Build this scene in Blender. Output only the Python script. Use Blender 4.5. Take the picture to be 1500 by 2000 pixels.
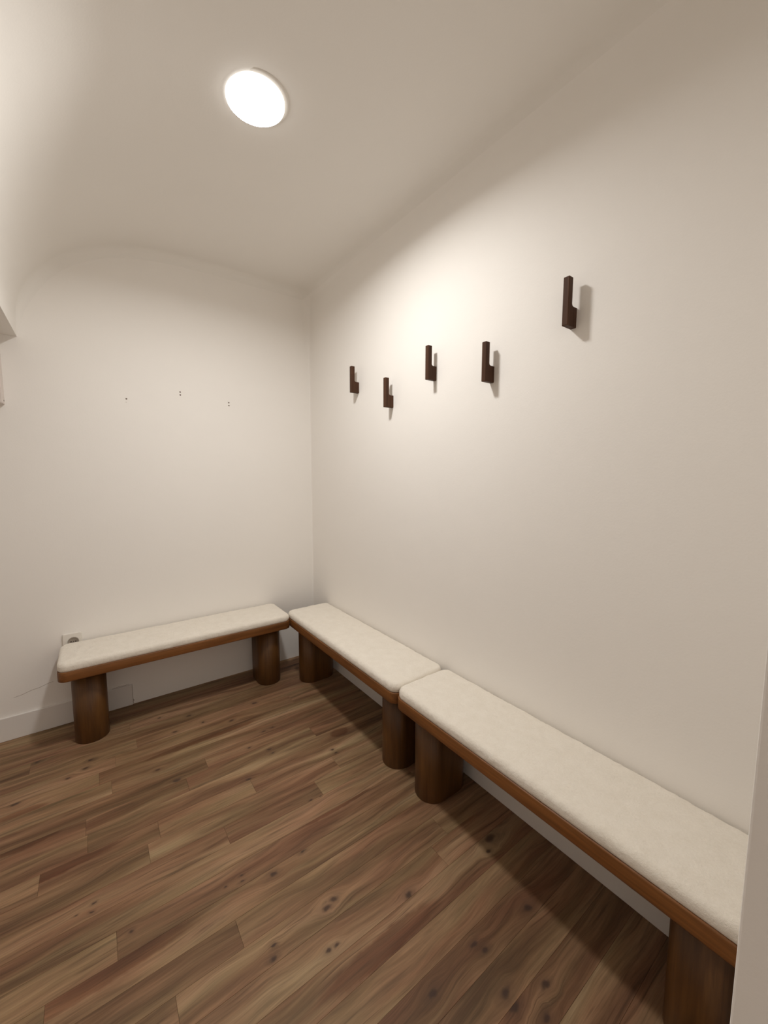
import bpy, bmesh, math, random
from mathutils import Vector, Matrix

# ------------------------------------------------------------------ clear
for o in list(bpy.data.objects):
    bpy.data.objects.remove(o, do_unlink=True)
S = bpy.context.scene
C = S.collection

# ------------------------------------------------------------------ camera
F_PX, YAW, PITCH, ROLL = 774.62, 0.6345, -0.0981, 0.0012
CAM = (-1.2462, -2.5515, 1.3)
fwd = Vector((math.sin(YAW) * math.cos(PITCH), math.cos(YAW) * math.cos(PITCH), math.sin(PITCH)))
rgt = Vector((math.cos(YAW), -math.sin(YAW), 0))
upv = rgt.cross(fwd)
r2 = math.cos(ROLL) * rgt + math.sin(ROLL) * upv
u2 = -math.sin(ROLL) * rgt + math.cos(ROLL) * upv
cd = bpy.data.cameras.new('camera')
cam = bpy.data.objects.new('camera', cd); C.objects.link(cam)
M = Matrix((r2, u2, -fwd)).transposed().to_4x4(); M.translation = CAM
cam.matrix_world = M
cd.sensor_fit = 'VERTICAL'; cd.sensor_height = 36.0; cd.lens = F_PX / 2000 * 36.0
cd.clip_start = 0.02
S.camera = cam

# ------------------------------------------------------------------ world, exposure
W = bpy.data.worlds.new('world'); S.world = W; W.use_nodes = True
bg = W.node_tree.nodes['Background']
bg.inputs['Color'].default_value = (1.0, 0.88, 0.78, 1)      # dim light of the hall behind the doorway
bg.inputs['Strength'].default_value = 0.64
S.view_settings.view_transform = 'Standard'
S.view_settings.look = 'None'
S.view_settings.exposure = 0.0
S.view_settings.gamma = 1.0
S.view_settings.use_curve_mapping = False
S.cycles.diffuse_bounces = 10
S.cycles.max_bounces = 14
LAMP_STRENGTH = 16.0                   # glow of the diffuser itself
LAMP_COLOR = (1.0, 0.975, 0.935, 1)
LAMP_WATTS = 14.3                      # light thrown down by the downlight
LAMP_SPREAD = 164

# ------------------------------------------------------------------ node helpers
def new_mat(name):
    m = bpy.data.materials.new(name); m.use_nodes = True
    nt = m.node_tree
    return m, nt, nt.nodes['Principled BSDF']
def N(nt, t, **kw):
    n = nt.nodes.new(t)
    for k, v in kw.items(): setattr(n, k, v)
    return n
def setin(nt, sock, v):
    if isinstance(v, bpy.types.NodeSocket): nt.links.new(v, sock)
    else: sock.default_value = v
def math_(nt, op, a, b=None, c=None, clamp=False):
    n = N(nt, 'ShaderNodeMath', operation=op, use_clamp=clamp)
    for i, v in enumerate((a, b, c)):
        if v is not None: setin(nt, n.inputs[i], v)
    return n.outputs[0]
def vmath(nt, op, a, b=None):
    n = N(nt, 'ShaderNodeVectorMath', operation=op)
    setin(nt, n.inputs[0], a)
    if b is not None: setin(nt, n.inputs[1], b)
    return n.outputs[0]
def noise(nt, vec, scale=1.0, detail=4.0, rough=0.55, dist=0.0):
    n = N(nt, 'ShaderNodeTexNoise')
    nt.links.new(vec, n.inputs['Vector'])
    n.inputs['Scale'].default_value = scale; n.inputs['Detail'].default_value = detail
    n.inputs['Roughness'].default_value = rough; n.inputs['Distortion'].default_value = dist
    return n.outputs['Fac']
def ramp(nt, fac, stops):
    n = N(nt, 'ShaderNodeValToRGB'); nt.links.new(fac, n.inputs[0])
    el = n.color_ramp.elements
    while len(el) < len(stops): el.new(0.5)
    for e, (p, c) in zip(el, stops):
        e.position = p; e.color = (c, c, c, 1) if not isinstance(c, tuple) else (*c, 1)
    return n.outputs[0]
def mix(nt, fac, a, b, mode='MIX'):
    n = N(nt, 'ShaderNodeMix', data_type='RGBA', blend_type=mode)
    setin(nt, n.inputs[0], fac); setin(nt, n.inputs[6], a); setin(nt, n.inputs[7], b)
    return n.outputs[2]
def smooth(nt, v, a, b, lo=0.0, hi=1.0):
    n = N(nt, 'ShaderNodeMapRange', interpolation_type='SMOOTHSTEP')
    setin(nt, n.inputs[0], v)
    for i, q in enumerate((a, b, lo, hi)): n.inputs[i + 1].default_value = q
    return n.outputs[0]
def bump(nt, h, strength, dist, bsdf):
    n = N(nt, 'ShaderNodeBump'); nt.links.new(h, n.inputs['Height'])
    n.inputs['Strength'].default_value = strength; n.inputs['Distance'].default_value = dist
    nt.links.new(n.outputs[0], bsdf.inputs['Normal'])

# ------------------------------------------------------------------ materials
def paint(name, col, rough=0.6, bs=0.12):
    m, nt, b = new_mat(name)
    g = N(nt, 'ShaderNodeNewGeometry')
    c = ramp(nt, noise(nt, g.outputs['Position'], 2.2, 3), [(0.3, tuple(x * 0.985 for x in col)), (0.7, col)])
    nt.links.new(c, b.inputs['Base Color'])
    b.inputs['Roughness'].default_value = rough
    b.inputs['Specular IOR Level'].default_value = 0.25
    h = math_(nt, 'ADD', noise(nt, g.outputs['Position'], 160, 3), math_(nt, 'MULTIPLY', noise(nt, g.outputs['Position'], 9, 3), 3.0))
    bump(nt, h, bs, 0.002, b)
    return m
M_WALL = paint('wall_paint', (0.88, 0.858, 0.825))
M_CEIL = paint('ceiling_paint', (0.85, 0.83, 0.795), 0.75, 0.08)
M_BASE = paint('baseboard_paint', (0.78, 0.755, 0.73), 0.4, 0.04)
M_PLASTIC = paint('white_plastic', (0.76, 0.73, 0.68), 0.35, 0.0)
M_WELL = paint('grey_plastic', (0.34, 0.30, 0.26), 0.4, 0.0)
M_DARK = paint('dark_hole', (0.03, 0.022, 0.018), 0.8, 0.0)
M_PLUG = paint('screw_plug', (0.16, 0.12, 0.10), 0.8, 0.0)
M_BOX = paint('box_enamel', (0.70, 0.64, 0.60), 0.45, 0.03)

def wood(name, dark, mid, light, axis, rough=0.42, spec=0.4):
    """stained wood, grain along the object's own axis"""
    m, nt, b = new_mat(name)
    tc = N(nt, 'ShaderNodeTexCoord'); oi = N(nt, 'ShaderNodeObjectInfo')
    off = vmath(nt, 'MULTIPLY', N(nt, 'ShaderNodeCombineXYZ').outputs[0], (1, 1, 1))
    comb = off.node.inputs[0].links[0].from_node
    for i, k in enumerate((13.0, 7.0, 29.0)):
        nt.links.new(math_(nt, 'MULTIPLY', oi.outputs['Random'], k), comb.inputs[i])
    p = vmath(nt, 'ADD', tc.outputs['Object'], off)
    st = [20.0, 20.0, 20.0]; st[axis] = 1.6
    fine = [150.0, 150.0, 150.0]; fine[axis] = 6.0
    a = noise(nt, vmath(nt, 'MULTIPLY', p, tuple(st)), 1.0, 4, 0.6, 0.8)
    f = noise(nt, vmath(nt, 'MULTIPLY', p, tuple(fine)), 1.0, 3, 0.6)
    c = ramp(nt, a, [(0.28, dark), (0.5, mid), (0.74, light)])
    c = mix(nt, 1.0, c, ramp(nt, f, [(0.3, 0.78), (0.7, 1.12)]), 'MULTIPLY')
    nt.links.new(c, b.inputs['Base Color'])
    b.inputs['Roughness'].default_value = rough; b.inputs['Specular IOR Level'].default_value = spec
    bump(nt, f, 0.10, 0.0006, b)
    return m
M_BOARD = wood('stained_board', (0.115, 0.043, 0.011), (0.19, 0.073, 0.019), (0.26, 0.104, 0.029), 0)
M_LEG = wood('stained_leg', (0.064, 0.026, 0.007), (0.108, 0.046, 0.0115), (0.148, 0.066, 0.018), 2)
M_HOOK = wood('walnut_hook', (0.050, 0.024, 0.014), (0.078, 0.038, 0.022), (0.11, 0.053, 0.029), 2, 0.55, 0.12)

# cushion pile
M_PILE, nt, b = new_mat('cream_pile_fabric')
tc = N(nt, 'ShaderNodeTexCoord')
n1 = noise(nt, tc.outputs['Object'], 210, 4, 0.7, 0.6); n2 = noise(nt, tc.outputs['Object'], 24, 3)
c = ramp(nt, math_(nt, 'ADD', math_(nt, 'MULTIPLY', n1, 0.6), math_(nt, 'MULTIPLY', n2, 0.4)),
         [(0.3, (0.77, 0.715, 0.625)), (0.7, (0.875, 0.83, 0.75))])
nt.links.new(c, b.inputs['Base Color'])
b.inputs['Roughness'].default_value = 0.95; b.inputs['Specular IOR Level'].default_value = 0.05
b.inputs['Sheen Weight'].default_value = 0.25; b.inputs['Sheen Roughness'].default_value = 0.6
bump(nt, n1, 0.55, 0.004, b)

# lamp diffuser: gives off the room's light
M_LAMP, nt, b = new_mat('lit_diffuser')
b.inputs['Base Color'].default_value = (0.9, 0.88, 0.84, 1)
b.inputs['Emission Color'].default_value = LAMP_COLOR
b.inputs['Emission Strength'].default_value = LAMP_STRENGTH
M_LAMPSIDE, nt, b = new_mat('lit_diffuser_edge')
b.inputs['Base Color'].default_value = (0.9, 0.88, 0.84, 1)
b.inputs['Emission Color'].default_value = LAMP_COLOR
b.inputs['Emission Strength'].default_value = 1.8

# floor planks: grain along world X; each plank carries its own tone, its knots and a dark heart streak as mesh attributes
KNOTS = [(-0.723, -1.581, 0.019), (-0.752, -1.590, 0.019), (-0.916, -1.589, 0.010), (-0.925, -1.615, 0.014), (-0.795, -1.687, 0.013), (-0.772, -1.690, 0.010), (-0.842, -1.397, 0.018), (-0.930, -1.340, 0.006), (-0.931, -1.361, 0.007), (-0.975, -1.347, 0.006), (-1.084, -1.562, 0.019), (-0.524, -1.584, 0.015), (-0.543, -1.624, 0.011), (-0.527, -1.706, 0.019), (-0.170, -1.732, 0.027), (-0.213, -1.758, 0.015), (-0.464, -1.915, 0.015), (-0.451, -1.940, 0.015), (-0.263, -1.947, 0.022), (-0.482, -2.029, 0.021), (-0.486, -2.057, 0.020), (-0.388, -2.081, 0.018), (-0.441, -2.116, 0.018), (-0.628, -1.924, 0.019), (-0.661, -1.930, 0.016), (-1.315, -1.160, 0.008), (-1.315, -1.185, 0.008), (-1.358, -1.171, 0.006), (-1.230, -1.315, 0.011), (-1.321, -0.404, 0.016), (-1.338, -0.455, 0.015), (-1.511, -0.281, 0.016), (-1.401, -0.482, 0.010), (-1.561, -0.530, 0.020), (-1.086, -0.655, 0.014), (-1.027, -0.770, 0.021), (-0.721, -0.486, 0.015), (-0.569, -0.666, 0.012), (-0.616, -0.672, 0.012), (-0.639, -0.817, 0.012), (-0.636, -0.849, 0.009), (-0.713, -0.750, 0.014), (-0.402, -0.995, 0.014), (-0.399, -1.023, 0.011), (-0.847, -0.416, 0.013), (-0.782, -0.946, 0.018), (-0.732, -1.381, 0.011), (-0.575, -1.205, 0.008), (-0.614, -1.201, 0.008), (-0.976, -0.413, 0.013), (-0.898, -0.307, 0.019), (-1.025, -0.236, 0.014), (-0.572, -0.398, 0.016)]      # x, y, radius
STREAKS = [(-0.665, -1.770, 0.20, 0.030), (-1.30, -1.392, 0.24, 0.026), (-0.87, -0.559, 0.27, 0.016), (-1.545, -0.600, 0.09, 0.020),
           (-1.42, -0.968, 0.18, 0.018), (-0.31, -0.905, 0.05, 0.030), (-1.51, -0.785, 0.10, 0.018), (-0.55, -1.29, 0.16, 0.016), (-0.95, -1.72, 0.2, 0.014)]
def floor_mat():
    m, nt, b = new_mat('oak_plank')
    g = N(nt, 'ShaderNodeNewGeometry'); oi = N(nt, 'ShaderNodeObjectInfo')
    P = g.outputs['Position']; R = oi.outputs['Random']
    comb = N(nt, 'ShaderNodeCombineXYZ')
    for i, k in enumerate((37.0, 11.0, 23.0)):
        nt.links.new(math_(nt, 'MULTIPLY', R, k), comb.inputs[i])
    wnode = N(nt, 'ShaderNodeTexNoise'); nt.links.new(P, wnode.inputs['Vector'])
    wnode.inputs['Scale'].default_value = 30; wnode.inputs['Detail'].default_value = 3
    warp = vmath(nt, 'SUBTRACT', wnode.outputs['Color'], (0.5, 0.5, 0.5))
    PW = vmath(nt, 'ADD', P, vmath(nt, 'MULTIPLY', warp, (0.030, 0.016, 0)))
    def attr(n): 
        q = N(nt, 'ShaderNodeAttribute', attribute_name=n, attribute_type='GEOMETRY'); return q
    knot = None; pull = None
    for n in ('knot_a', 'knot_b', 'knot_c', 'knot_d'):
        sep = N(nt, 'ShaderNodeSeparateXYZ'); nt.links.new(attr(n).outputs['Vector'], sep.inputs[0])
        ctr = N(nt, 'ShaderNodeCombineXYZ'); nt.links.new(sep.outputs[0], ctr.inputs[0]); nt.links.new(sep.outputs[1], ctr.inputs[1])
        rad = math_(nt, 'MAXIMUM', sep.outputs[2], 0.0005)
        d = vmath(nt, 'MULTIPLY', vmath(nt, 'SUBTRACT', PW, ctr.outputs[0]), (0.75, 1.25, 0))
        L = N(nt, 'ShaderNodeVectorMath', operation='LENGTH'); nt.links.new(d, L.inputs[0])
        v = math_(nt, 'DIVIDE', L.outputs['Value'], rad)
        kk = math_(nt, 'ADD', smooth(nt, v, 0.20, 0.75, 0.62, 0.0), smooth(nt, v, 0.4, 1.7, 0.28, 0.0))
        knot = kk if knot is None else math_(nt, 'MAXIMUM', knot, kk)
        d2 = N(nt, 'ShaderNodeSeparateXYZ'); nt.links.new(vmath(nt, 'SUBTRACT', P, ctr.outputs[0]), d2.inputs[0])
        pv = math_(nt, 'MULTIPLY', math_(nt, 'MULTIPLY', d2.outputs[1], -0.75), smooth(nt, v, 0.3, 3.2, 1.0, 0.0))
        pull = pv if pull is None else math_(nt, 'ADD', pull, pv)
    p = vmath(nt, 'ADD', P, comb.outputs[0])
    wob = math_(nt, 'MULTIPLY', math_(nt, 'SUBTRACT', noise(nt, vmath(nt, 'MULTIPLY', p, (2.0, 5, 1)), 1.0, 2), 0.5), 0.085)
    cw = N(nt, 'ShaderNodeCombineXYZ'); nt.links.new(math_(nt, 'ADD', wob, pull), cw.inputs[1])
    q = vmath(nt, 'ADD', p, cw.outputs[0])
    a = noise(nt, vmath(nt, 'MULTIPLY', q, (1.1, 15, 1)), 1.0, 4, 0.55, 0.3)
    med = noise(nt, vmath(nt, 'MULTIPLY', q, (3.0, 62, 1)), 1.0, 4, 0.62, 0.5)
    f = noise(nt, vmath(nt, 'MULTIPLY', q, (11, 300, 1)), 1.0, 3, 0.6)
    hue = noise(nt, vmath(nt, 'MULTIPLY', q, (1.6, 9, 1)), 1.3, 2)
    c = ramp(nt, a, FLOOR_STOPS)
    c = mix(nt, 1.0, c, ramp(nt, hue, [(0.35, (0.96, 1.03, 1.0)), (0.65, (1.06, 0.95, 0.99))]), 'MULTIPLY')
    c = mix(nt, 1.0, c, ramp(nt, med, [(0.30, 0.60), (0.45, 0.95), (0.68, 1.20)]), 'MULTIPLY')
    c = mix(nt, 1.0, c, ramp(nt, f, [(0.3, 0.82), (0.7, 1.12)]), 'MULTIPLY')
    wn = N(nt, 'ShaderNodeTexWhiteNoise', noise_dimensions='1D'); nt.links.new(R, wn.inputs['W'])
    c = mix(nt, 1.0, c, ramp(nt, wn.outputs['Value'], [(0.0, (0.84, 0.79, 0.77)), (0.35, (0.96, 0.94, 0.93)), (0.7, (1.02, 1.02, 1.0)), (1.0, (1.10, 1.12, 1.12))]), 'MULTIPLY')
    th = noise(nt, vmath(nt, 'MULTIPLY', vmath(nt, 'ADD', q, (3.1, 7.7, 0)), (4, 120, 1)), 1.0, 2, 0.5)
    c = mix(nt, math_(nt, 'MULTIPLY', smooth(nt, th, 0.64, 0.74), 0.5), c, (0.07, 0.034, 0.019, 1))
    # dark heart streak of the plank
    sc = attr('streak_centre').outputs['Vector']; ss = attr('streak_scale').outputs['Vector']
    d = vmath(nt, 'MULTIPLY', vmath(nt, 'SUBTRACT', PW, sc), ss)
    L = N(nt, 'ShaderNodeVectorMath', operation='LENGTH'); nt.links.new(d, L.inputs[0])
    sv = math_(nt, 'MULTIPLY', smooth(nt, L.outputs['Value'], 0.75, 1.2, 0.8, 0.0), math_(nt, 'ADD', 0.55, math_(nt, 'MULTIPLY', med, 0.9)), None, True)
    c = mix(nt, sv, c, mix(nt, 1.0, c, (0.58, 0.44, 0.39, 1), 'MULTIPLY'))
    c = mix(nt, knot, c, (0.052, 0.029, 0.021, 1))
    nt.links.new(c, b.inputs['Base Color'])
    b.inputs['Roughness'].default_value = 0.55; b.inputs['Specular IOR Level'].default_value = 0.28
    bump(nt, med, 0.08, 0.001, b)
    return m
FLOOR_STOPS = [(0.26, (0.104, 0.053, 0.028)), (0.42, (0.188, 0.107, 0.056)), (0.55, (0.262, 0.162, 0.088)), (0.74, (0.395, 0.268, 0.158))]

# ------------------------------------------------------------------ mesh helpers
def obj(name, bm, mat, parent=None, smooth_=False, loc=None):
    me = bpy.data.meshes.new(name); bm.normal_update(); bm.to_mesh(me); bm.free()
    me.materials.append(mat)
    if smooth_:
        for f in me.polygons: f.use_smooth = True
    o = bpy.data.objects.new(name, me); C.objects.link(o)
    if parent: o.parent = parent
    if loc: o.location = loc
    return o
def box(bm, x0, x1, y0, y1, z0, z1, bevel=0.0, seg=2):
    r = bmesh.ops.create_cube(bm, size=1.0)
    for v in r['verts']:
        v.co = Vector(((x0 + x1) / 2 + v.co.x * (x1 - x0), (y0 + y1) / 2 + v.co.y * (y1 - y0), (z0 + z1) / 2 + v.co.z * (z1 - z0)))
    if bevel:
        es = {e for v in r['verts'] for e in v.link_edges}
        bmesh.ops.bevel(bm, geom=list(es), offset=bevel, segments=seg, affect='EDGES', profile=0.5)
    return bm
def struct(o): o['kind'] = 'structure'; return o
def thing(name, label, cat, loc=(0, 0, 0), rz=0.0, group=None):
    o = bpy.data.objects.new(name, None); C.objects.link(o)
    o.empty_display_size = 0.05
    o.location = loc; o.rotation_euler = (0, 0, rz)
    tag(o, label, cat, group); return o
def tag(o, label, cat, group=None):
    o['label'] = label; o['category'] = cat
    if group: o['group'] = group
    return o
def dup(root, loc, rz, label):
    r = root.copy(); C.objects.link(r); r.location = loc; r.rotation_euler = (0, 0, rz); r['label'] = label
    for ch in list(root.children):
        c = ch.copy(); C.objects.link(c); c.parent = r
    return r

# ------------------------------------------------------------------ room shell
CZ = 2.49           # ceiling height
X_LEFT, Y_FRONT = -2.4, -3.6
# cross section (x, z): beam edge, cove, flat ceiling, right wall
prof = [(-1.487, 1.9285), (-1.487, 1.97), (-1.486, 2.01), (-1.480, 2.06), (-1.466, 2.112), (-1.440, 2.170), (-1.395, 2.240), (-1.340, 2.300),
        (-1.280, 2.349), (-1.215, 2.389), (-1.130, 2.428), (-1.025, 2.458), (-0.905, 2.477), (-0.78, 2.487), (-0.65, CZ), (-0.45, CZ), (-0.25, CZ), (-0.12, CZ)]
RF = 0.055
for k in range(0, 9):
    a = math.radians(90 - 90 * k / 8)
    prof.append((-RF + RF * math.cos(a), CZ - RF + RF * math.sin(a)))
mid = len(prof) - 5
prof += [(0, 2.38), (0, 2.3), (0, 2.1), (0, 1.6), (0, 1.0), (0, 0.5), (0, 0.0)]
def sweep(name, i0, i1, mat):
    bm = bmesh.new(); rows = []
    n = len(prof)
    for i in range(i0, i1 + 1):
        a = Vector(prof[max(i - 1, 0)]); c = Vector(prof[min(i + 1, n - 1)])
        t = (c - a).normalized(); nrm = Vector((t.y, -t.x))        # towards the inside of the room
        x, z = prof[i]
        if i < 5: r = 0.004 + 0.010 * i
        elif z > 2.2 or x < -0.1: r = 0.05
        else: r = 0.010
        if x == 0 and z == 2.38: r = 0.042
        if x == 0 and z == 2.3: r = 0.03
        if x == 0 and 2.05 < z < 2.2: r = 0.018
        row = []
        for y in (Y_FRONT, -2.8, -2.0, -1.2, -0.6, -0.2, -0.08):
            row.append(bm.verts.new((x, y, z)))
        for k in range(0, 9):
            an = math.radians(90 * k / 8)
            o = r * (1 - math.cos(an)) * (1.0 if k < 8 else 1.0)
            row.append(bm.verts.new((x + nrm.x * o, -r + r * math.sin(an) + (0.001 if k == 8 else 0), z + nrm.y * o)))
        rows.append(row)
    for a, c in zip(rows, rows[1:]):
        for j in range(len(a) - 1):
            bm.faces.new((a[j], c[j], c[j + 1], a[j + 1]))
    o = obj(name, bm, mat, None, True)
    return struct(o)
ceiling = sweep('ceiling', 0, mid, M_CEIL)
wall_right = sweep('wall_right', mid, len(prof) - 1, M_WALL)
bm = bmesh.new(); box(bm, X_LEFT, -1.4875, Y_FRONT, 0.0, 1.929, 1.96)
struct(obj('trim_1', bm, M_CEIL))            # underside of the dropped beam beside the cove
bm = bmesh.new(); box(bm, X_LEFT - 0.1, 0.1, 0.0, 0.12, -0.02, 2.6)
wall_back = struct(obj('wall_back', bm, M_WALL))
bm = bmesh.new(); box(bm, X_LEFT - 0.1, X_LEFT, Y_FRONT, 0.0, -0.02, 2.0)
struct(obj('wall_left', bm, M_WALL))
# the wall the photographer leans past: doorway with this jamb on the right
bm = bmesh.new(); box(bm, -0.930, 0.0, -2.64, -2.504, 0.0, CZ + 0.01, 0.0015, 2)
struct(obj('wall_front', bm, M_WALL))

# ------------------------------------------------------------------ floor of separate planks
bm = bmesh.new(); box(bm, X_LEFT - 0.1, 0.1, Y_FRONT, 0.1, -0.06, -0.010)
floor = struct(obj('floor', bm, M_DARK))
M_FLOOR = floor_mat()
rng = random.Random(11)
W_ST, GAP = 0.085, 0.0002
edges = [0.0, -0.10]
while edges[-1] > Y_FRONT + 0.02: edges.append(edges[-1] - W_ST)
forced = {-0.78: [-0.993, -1.335], -0.95: [-0.775, -1.119], -1.12: [-0.56], -1.035: [-0.43], -1.29: [-1.262]}
for y1, y0 in zip(edges, edges[1:]):
    y0 = max(y0, Y_FRONT)
    js = []
    for k, v in forced.items():
        if abs(k - y1) < 0.01: js = sorted(v)
    x = X_LEFT; cuts = [x]
    while x < -0.02:
        x += rng.uniform(0.8, 1.5)
        if x > -0.15: x = 0.0
        if all(abs(x - j) > 0.33 for j in js): cuts.append(min(x, 0.0))
    cuts = sorted(set(cuts + js + [0.0]))
    for xa, xb in zip(cuts, cuts[1:]):
        bm = bmesh.new()
        h = 0.0003; dz = -rng.uniform(0, 0.0002)
        cx, cy = (xa + xb) / 2, (y0 + y1) / 2; hx, hy = (xb - xa) / 2 - GAP, (y1 - y0) / 2 - GAP
        lo = [bm.verts.new((sx * hx, sy * hy, -0.010)) for sx, sy in ((-1, -1), (1, -1), (1, 1), (-1, 1))]
        md = [bm.verts.new((sx * hx, sy * hy, -h + dz)) for sx, sy in ((-1, -1), (1, -1), (1, 1), (-1, 1))]
        tp = [bm.verts.new((sx * (hx - h), sy * (hy - h), dz)) for sx, sy in ((-1, -1), (1, -1), (1, 1), (-1, 1))]
        for a, c in ((lo, md), (md, tp)):
            for i in range(4): bm.faces.new((a[i], a[(i + 1) % 4], c[(i + 1) % 4], c[i]))
        bm.faces.new(tp); bm.faces.new(lo[::-1])
        pk = obj('plank', bm, M_FLOOR, floor, False, (cx, cy, 0))
        ks = [k for k in KNOTS if xa < k[0] < xb and y0 < k[1] < y1][:4]
        ks += [(9.0, 9.0, 0.001)] * (4 - len(ks))
        st = [k for k in STREAKS if xa < k[0] < xb and y0 < k[1] < y1][:1] or [(9.0, 9.0, 0.1, 0.1)]
        for n, v in list(zip(('knot_a', 'knot_b', 'knot_c', 'knot_d'), ks)) + [('streak_centre', (st[0][0], st[0][1], 0)), ('streak_scale', (1 / st[0][2], 1 / st[0][3], 0))]:
            at = pk.data.attributes.new(n, 'FLOAT_VECTOR', 'POINT')
            at.data.foreach_set('vector', list(v) * len(pk.data.vertices))

# ------------------------------------------------------------------ baseboards
def baseboard(name, pts):
    bm = bmesh.new(); box(bm, *pts, 0.003, 2); return struct(obj(name, bm, M_BASE))
baseboard('baseboard_back', (X_LEFT, -1.128, -0.010, 0.0, 0.0, 0.118))
baseboard('baseboard_right', (-0.012, 0.0, -2.504, -0.012, 0.0, 0.115))

# ------------------------------------------------------------------ marks on the back wall: screw holes of three missing hooks
for (x, z, r, m) in ((-1.071, 1.691, 0.0042, M_PLUG), (-1.072, 1.674, 0.0038, M_BASE), (-0.810, 1.757, 0.0042, M_PLUG), (-0.810, 1.741, 0.0042, M_PLUG),
                  (-0.544, 1.725, 0.0042, M_PLUG), (-0.544, 1.708, 0.0042, M_PLUG)):
    bm = bmesh.new()
    bmesh.ops.create_cone(bm, cap_ends=True, segments=16, radius1=r, radius2=r * 0.8, depth=0.0016,
                          matrix=Matrix.Translation((0, -0.0004, 0)) @ Matrix.Rotation(math.pi / 2, 4, 'X'))
    obj('screw_hole', bm, m, wall_back, False, (x, 0, z))

def crack(pts, w, y):
    bm = bmesh.new(); rows = []
    for i, (x, z) in enumerate(pts):
        a = Vector(pts[max(i - 1, 0)]); c = Vector(pts[min(i + 1, len(pts) - 1)]); t = (c - a).normalized()
        k = w * (0.6 if i in (0, len(pts) - 1) else 1.0)
        rows.append([bm.verts.new((x - t.y * k, y - d, z + t.x * k)) for d in (0, 0.0005)] + [bm.verts.new((x + t.y * k, y - d, z - t.x * k)) for d in (0.0005, 0)])
    for a, c in zip(rows, rows[1:]):
        for i in range(4): bm.faces.new((a[i], a[(i + 1) % 4], c[(i + 1) % 4], c[i]))
    bm.faces.new(rows[0][::-1]); bm.faces.new(rows[-1])
    bmesh.ops.recalc_face_normals(bm, faces=bm.faces)
    obj('plaster_crack', bm, M_CRACK, wall_back)
M_CRACK = paint('crack_shadow', (0.42, 0.37, 0.33), 0.9, 0.0)
crack([(-1.612, 0.206), (-1.58, 0.211), (-1.545, 0.222), (-1.515, 0.226), (-1.478, 0.238), (-1.46, 0.240)], 0.0009, 0.0)
crack([(-1.218, 0.1185), (-1.19, 0.121), (-1.16, 0.1195), (-1.14, 0.1215)], 0.0011, 0.0)
crack([(-1.1265, 0.118), (-1.1262, 0.08), (-1.1268, 0.05), (-1.1255, 0.02)], 0.0010, 0.0)
crack([(-1.127, 0.030), (-1.1235, 0.021), (-1.128, 0.012), (-1.1245, 0.004)], 0.0028, 0.0)

# ------------------------------------------------------------------ ceiling lamp
LX, LY = -0.755, -1.19
lamp = thing('ceiling_light', 'round white ceiling light, switched on, flush on the white ceiling', 'ceiling light', (LX, LY, CZ))
def lathe(bm, pr, seg=96):
    rows = []
    for (r, z) in pr:
        if r < 1e-6: rows.append([bm.verts.new((0, 0, z))] * seg)
        else: rows.append([bm.verts.new((r * math.cos(2 * math.pi * i / seg), r * math.sin(2 * math.pi * i / seg), z)) for i in range(seg)])
    for a, c in zip(rows, rows[1:]):
        for i in range(seg):
            j = (i + 1) % seg
            vs = []
            for v in (a[i], a[j], c[j], c[i]):
                if v not in vs: vs.append(v)
            bm.faces.new(vs)
    return bm
bm = bmesh.new(); lathe(bm, [(0.1055, 0.004), (0.1055, -0.0025), (0.104, -0.004), (0.098, -0.0046), (0.0890, -0.0046)])
obj('rim', bm, M_PLASTIC, lamp, True)
bm = bmesh.new(); lathe(bm, [(0.0900, -0.002), (0.0900, -0.0130), (0.0888, -0.0155), (0.085, -0.0176), (0.05, -0.0192), (0.0, -0.0195)])
df = obj('diffuser', bm, M_LAMP, lamp, True)
df.data.materials.append(M_LAMPSIDE)
for f in df.data.polygons:
    if abs(f.normal.z) < 0.55: f.material_index = 1

ld = bpy.data.lights.new('lamp_light', 'AREA'); ld.shape = 'DISK'; ld.size = 0.168
ld.energy = LAMP_WATTS; ld.color = LAMP_COLOR[:3]; ld.spread = math.radians(LAMP_SPREAD)
lo_ = bpy.data.objects.new('lamp_light', ld); C.objects.link(lo_); lo_.parent = lamp; lo_.location = (0, 0, -0.0210)

# ------------------------------------------------------------------ benches
BL, BD = 1.120, 0.295       # length, depth; local x along the bench, y from -depth/2 (front) to depth/2 (wall)
def rrect(hx, hy, r, n=8):
    pts = []
    for cx, cy, a0 in ((hx - r, hy - r, 0), (-hx + r, hy - r, 90), (-hx + r, -hy + r, 180), (hx - r, -hy + r, 270)):
        for k in range(n + 1):
            a = math.radians(a0 + 90 * k / n); pts.append((cx + r * math.cos(a), cy + r * math.sin(a)))
    return pts
def layered(bm, layers):
    rows = [[bm.verts.new((x, y, z)) for x, y in pts] for pts, z in layers]
    n = len(rows[0])
    for a, c in zip(rows, rows[1:]):
        for i in range(n): bm.faces.new((a[i], a[(i + 1) % n], c[(i + 1) % n], c[i]))
    bm.faces.new(rows[-1]); bm.faces.new(rows[0][::-1])
    return bm
def stadium(hw, hd, n=16):  # hw half width across, hd half depth
    pts = []
    for cy, a0 in ((hd - hw, 0), (-(hd - hw), 180)):
        for k in range(n + 1):
            a = math.radians(a0 + 180 * k / n); pts.append((hw * math.cos(a), cy + hw * math.sin(a)))
    return pts
from mathutils import noise as mn
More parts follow.
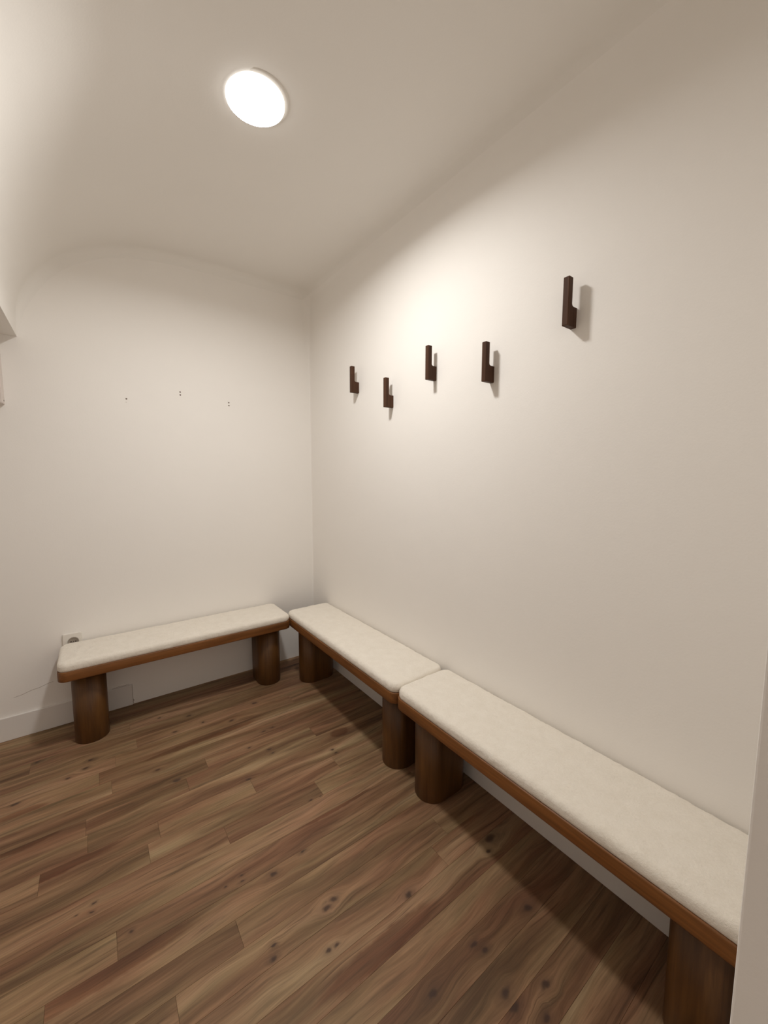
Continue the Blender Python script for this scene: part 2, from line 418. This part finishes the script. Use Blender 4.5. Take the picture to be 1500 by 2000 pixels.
def cushion_mesh():
    HX, HY, RC, T, RR = BL / 2 + 0.0006, BD / 2 - 0.001, 0.044, 0.040, 0.022
    nx, ny = 300, 76
    bm = bmesh.new()
    # top dome: map a grid on to the rounded rectangle, drop the rim on a quarter round
    def sq(u, v):               # square [-1,1]^2 to rounded rectangle outline by radial shrink
        x, y = u * HX, v * HY
        ax, ay = abs(x), abs(y)
        return x, y
    def edge_dist(x, y):        # distance inside the rounded rectangle (negative outside)
        qx, qy = abs(x) - (HX - RC), abs(y) - (HY - RC)
        return RC - (math.hypot(max(qx, 0), max(qy, 0)) + min(max(qx, qy), 0)) 
    rings = []
    # concentric rings from the edge inwards: side, round, then flat top
    offs = [(0.0045, 0.0), (0.0012, 0.004), (0.0, 0.010), (0.0, 0.016)]
    for k in range(1, 9):
        a = math.radians(90 * k / 8); offs.append((RR * (1 - math.cos(a)), T - RR + RR * math.sin(a)))
    d = RR
    while d < HY - 0.006:
        d += 0.0045; offs.append((d, T + 0.004 * (1 - math.exp(-(d - RR) / 0.04))))
    per = []
    step = 0.0045
    def outline(o):
        r = max(RC - o, 0.002); hx, hy = HX - o, HY - o
        r = min(r, hy - 0.0005)
        return hx, hy, r
    nseg_x = int(2 * (HX - RC) / step); nseg_y = int(2 * (HY - RC) / step); na = 24
    for o, z in offs:
        hx, hy, r = outline(o); pts = []
        cxs, cys = hx - r, max(hy - r, 0.0)
        for (sx, sy, a0) in ((1, 1, 0), (-1, 1, 90), (-1, -1, 180), (1, -1, 270)):
            for k in range(na):
                a = math.radians(a0 + 90 * k / na); pts.append((sx * cxs + r * math.cos(a), sy * cys + r * math.sin(a)))
            # straight run to the next corner
            a = math.radians(a0 + 90); p0 = (sx * cxs + r * math.cos(a), sy * cys + r * math.sin(a))
            nxs = {(1, 1): (-1, 1), (-1, 1): (-1, -1), (-1, -1): (1, -1), (1, -1): (1, 1)}[(sx, sy)]
            p1 = (nxs[0] * cxs + r * math.cos(a), nxs[1] * cys + r * math.sin(a))
            n = nseg_x if sx != nxs[0] else nseg_y
            for k in range(n): pts.append((p0[0] + (p1[0] - p0[0]) * k / n, p0[1] + (p1[1] - p0[1]) * k / n))
        rings.append([bm.verts.new((x, y, z)) for x, y in pts])
    n = len(rings[0])
    for a, c in zip(rings, rings[1:]):
        for i in range(n): bm.faces.new((a[i], a[(i + 1) % n], c[(i + 1) % n], c[i]))
    bm.faces.new(rings[-1]); bm.faces.new(rings[0][::-1])
    bm.normal_update()
    for i, rg in enumerate(rings):
        if i == 0: continue
        k = min(1.0, i / 3)
        for v in rg:
            if offs[i][0] > HY - 0.02: continue
            p = v.co
            d = 0.0018 * mn.noise(p * 26) + 0.0011 * mn.noise(p * 95) + 0.0007 * mn.noise(p * 230)
            v.co += v.normal * (d * k - 0.0008)
    return bm

Z_B0, Z_B1 = 0.347, 0.394
bench = thing('bench', 'walnut bench with cream cushion alone against the wall with the socket', 'bench', (0, 0, 0), 0, 'cushioned wooden benches')
bm = bmesh.new()
lay = []
for o, z in ((0.004, Z_B0), (0.001, Z_B0 + 0.0015), (0.0, Z_B0 + 0.005), (0.0, Z_B1 - 0.004), (0.001, Z_B1 - 0.0012), (0.004, Z_B1)):
    lay.append((rrect(BL / 2 - o, BD / 2 - o, 0.036 - o, 14), z))
layered(bm, lay); obj('seat_board', bm, M_BOARD, bench, False)
LEG_IN, LW, LD = 0.112, 0.070, 0.112
for s in (-1, 1):
    bm = bmesh.new()
    layered(bm, [(stadium(LW - o, LD - o), z) for o, z in ((0.0025, 0.0), (0.0, 0.003), (0.0, Z_B0 + 0.0))])
    obj('leg', bm, M_LEG, bench, False, (s * (BL / 2 - LEG_IN), 0.004, 0))
cu = obj('cushion', cushion_mesh(), M_PILE, bench, True, (0, 0, Z_B1))
for ch in bench.children:
    if ch.name.split('.')[0] in ('leg', 'seat_board'):
        for f in ch.data.polygons: f.use_smooth = abs(f.normal.z) < 0.5
def place(o, loc, rz): o.location = loc; o.rotation_euler = (0, 0, rz)
place(bench, (-1.423 + BL / 2, -0.013 - BD / 2, 0), 0)
dup(bench, (-0.004 - BD / 2, -0.215 - BL / 2, 0), -math.pi / 2, 'walnut bench with cream cushion in the room corner, between the other two benches')
dup(bench, (-0.004 - BD / 2, -1.338 - BL / 2, 0), -math.pi / 2, 'walnut bench with cream cushion nearest the camera, under the highest coat hook')

# ------------------------------------------------------------------ coat hooks
HW, HD, HT, HH, HB = 0.0195, 0.0500, 0.0225, 0.143, 0.0600
def hook_mesh():
    # profile in (x = out from wall is negative, z)
    pr = [(0, 0), (0, HB)]
    r = 0.008
    ix = -HD + HT
    for k in range(7):
        a = math.radians(270 - 90 * k / 6)       # inner corner, concave
        pr.append((ix + r + r * math.cos(a), HB + r + r * math.sin(a)))
    pr += [(ix, HH), (-HD, HH), (-HD, 0)]
    bm = bmesh.new()
    a = [bm.verts.new((x, -HW / 2, z)) for x, z in pr]; c = [bm.verts.new((x, HW / 2, z)) for x, z in pr]
    n = len(pr)
    bm.faces.new(a); bm.faces.new(c[::-1])
    for i in range(n): bm.faces.new((a[(i + 1) % n], a[i], c[i], c[(i + 1) % n]))
    bmesh.ops.recalc_face_normals(bm, faces=bm.faces)
    es = [e for e in bm.edges if len(e.link_faces) == 2 and e.calc_face_angle() > 0.5 and not (abs(e.verts[0].co.x) < 1e-6 and abs(e.verts[1].co.x) < 1e-6)]
    bmesh.ops.bevel(bm, geom=es, offset=0.0022, segments=3, affect='EDGES', profile=0.5)
    return bm
hk = obj('coat_hook', hook_mesh(), M_HOOK)
spots = [(-0.610, 1.748, 'dark walnut coat hook nearest the room corner'),
         (-0.928, 1.627, 'dark walnut coat hook mounted lowest, second from the room corner'),
         (-1.236, 1.704, 'dark walnut coat hook in the middle of the five on the wall'),
         (-1.548, 1.640, 'dark walnut coat hook, second from the right'),
         (-1.859, 1.751, 'dark walnut coat hook mounted highest, farthest right, with the widest shadow')]
for i, (y, z, lab) in enumerate(spots):
    o = hk if i == 0 else hk.copy()
    if i: C.objects.link(o)
    o.location = (0, y, z)
    tag(o, lab, 'coat hook', 'wooden coat hooks on the right wall')

# ------------------------------------------------------------------ socket behind the first bench
so = thing('wall_socket', 'white square wall socket half hidden behind the bench cushion', 'socket', (-1.372, 0, 0.436))
bm = bmesh.new()
pl = rrect(0.040, 0.040, 0.007, 6)
layered(bm, [([(x * k, y * k) for x, y in pl], z) for k, z in ((1, 0.0), (1, 0.007), (0.97, 0.010), (0.93, 0.0112))])
bmesh.ops.transform(bm, matrix=Matrix.Rotation(math.pi / 2, 4, 'X'), verts=bm.verts)
obj('plate', bm, M_PLASTIC, so)
bm = bmesh.new(); lathe(bm, [(0.0235, -0.001), (0.0235, 0.0022), (0.0210, 0.0026), (0.0195, 0.0012), (0.0190, 0.0004), (0.0, 0.0004)], 40)
bmesh.ops.transform(bm, matrix=Matrix.Translation((0.004, -0.0112, -0.004)) @ Matrix.Rotation(math.pi / 2, 4, 'X'), verts=bm.verts)
well = obj('socket_well', bm, M_WELL, so, True)
for dx in (-0.0095, 0.0, 0.0095):
    bm = bmesh.new(); bmesh.ops.create_cone(bm, cap_ends=True, segments=14, radius1=0.0030 if dx else 0.002, radius2=0.0028 if dx else 0.002, depth=0.0012,
        matrix=Matrix.Translation((0.004 + dx, -0.0120, -0.004)) @ Matrix.Rotation(math.pi / 2, 4, 'X'))
    obj('pin_hole', bm, M_DARK, well)

# ------------------------------------------------------------------ box cut off by the left edge of the picture
fb = thing('wall_box', 'pale wall box under the beam, cut off by the left edge of the picture', 'box', (-1.70, 0, 1.612))
bm = bmesh.new(); box(bm, -0.152, 0.152, -0.060, 0.0, 0.0, 0.26, 0.003, 2); obj('casing', bm, M_BOX, fb)
bm = bmesh.new(); box(bm, -0.140, 0.140, -0.066, -0.060, 0.012, 0.248, 0.002, 2); obj('cover', bm, M_BOX, fb)
bm = bmesh.new(); bmesh.ops.create_cone(bm, cap_ends=True, segments=12, radius1=0.0035, radius2=0.0035, depth=0.0016, matrix=Matrix.Translation((0.1522, -0.022, 0.016)) @ Matrix.Rotation(math.pi / 2, 4, 'Y'))
obj('screw', bm, M_DARK, fb)
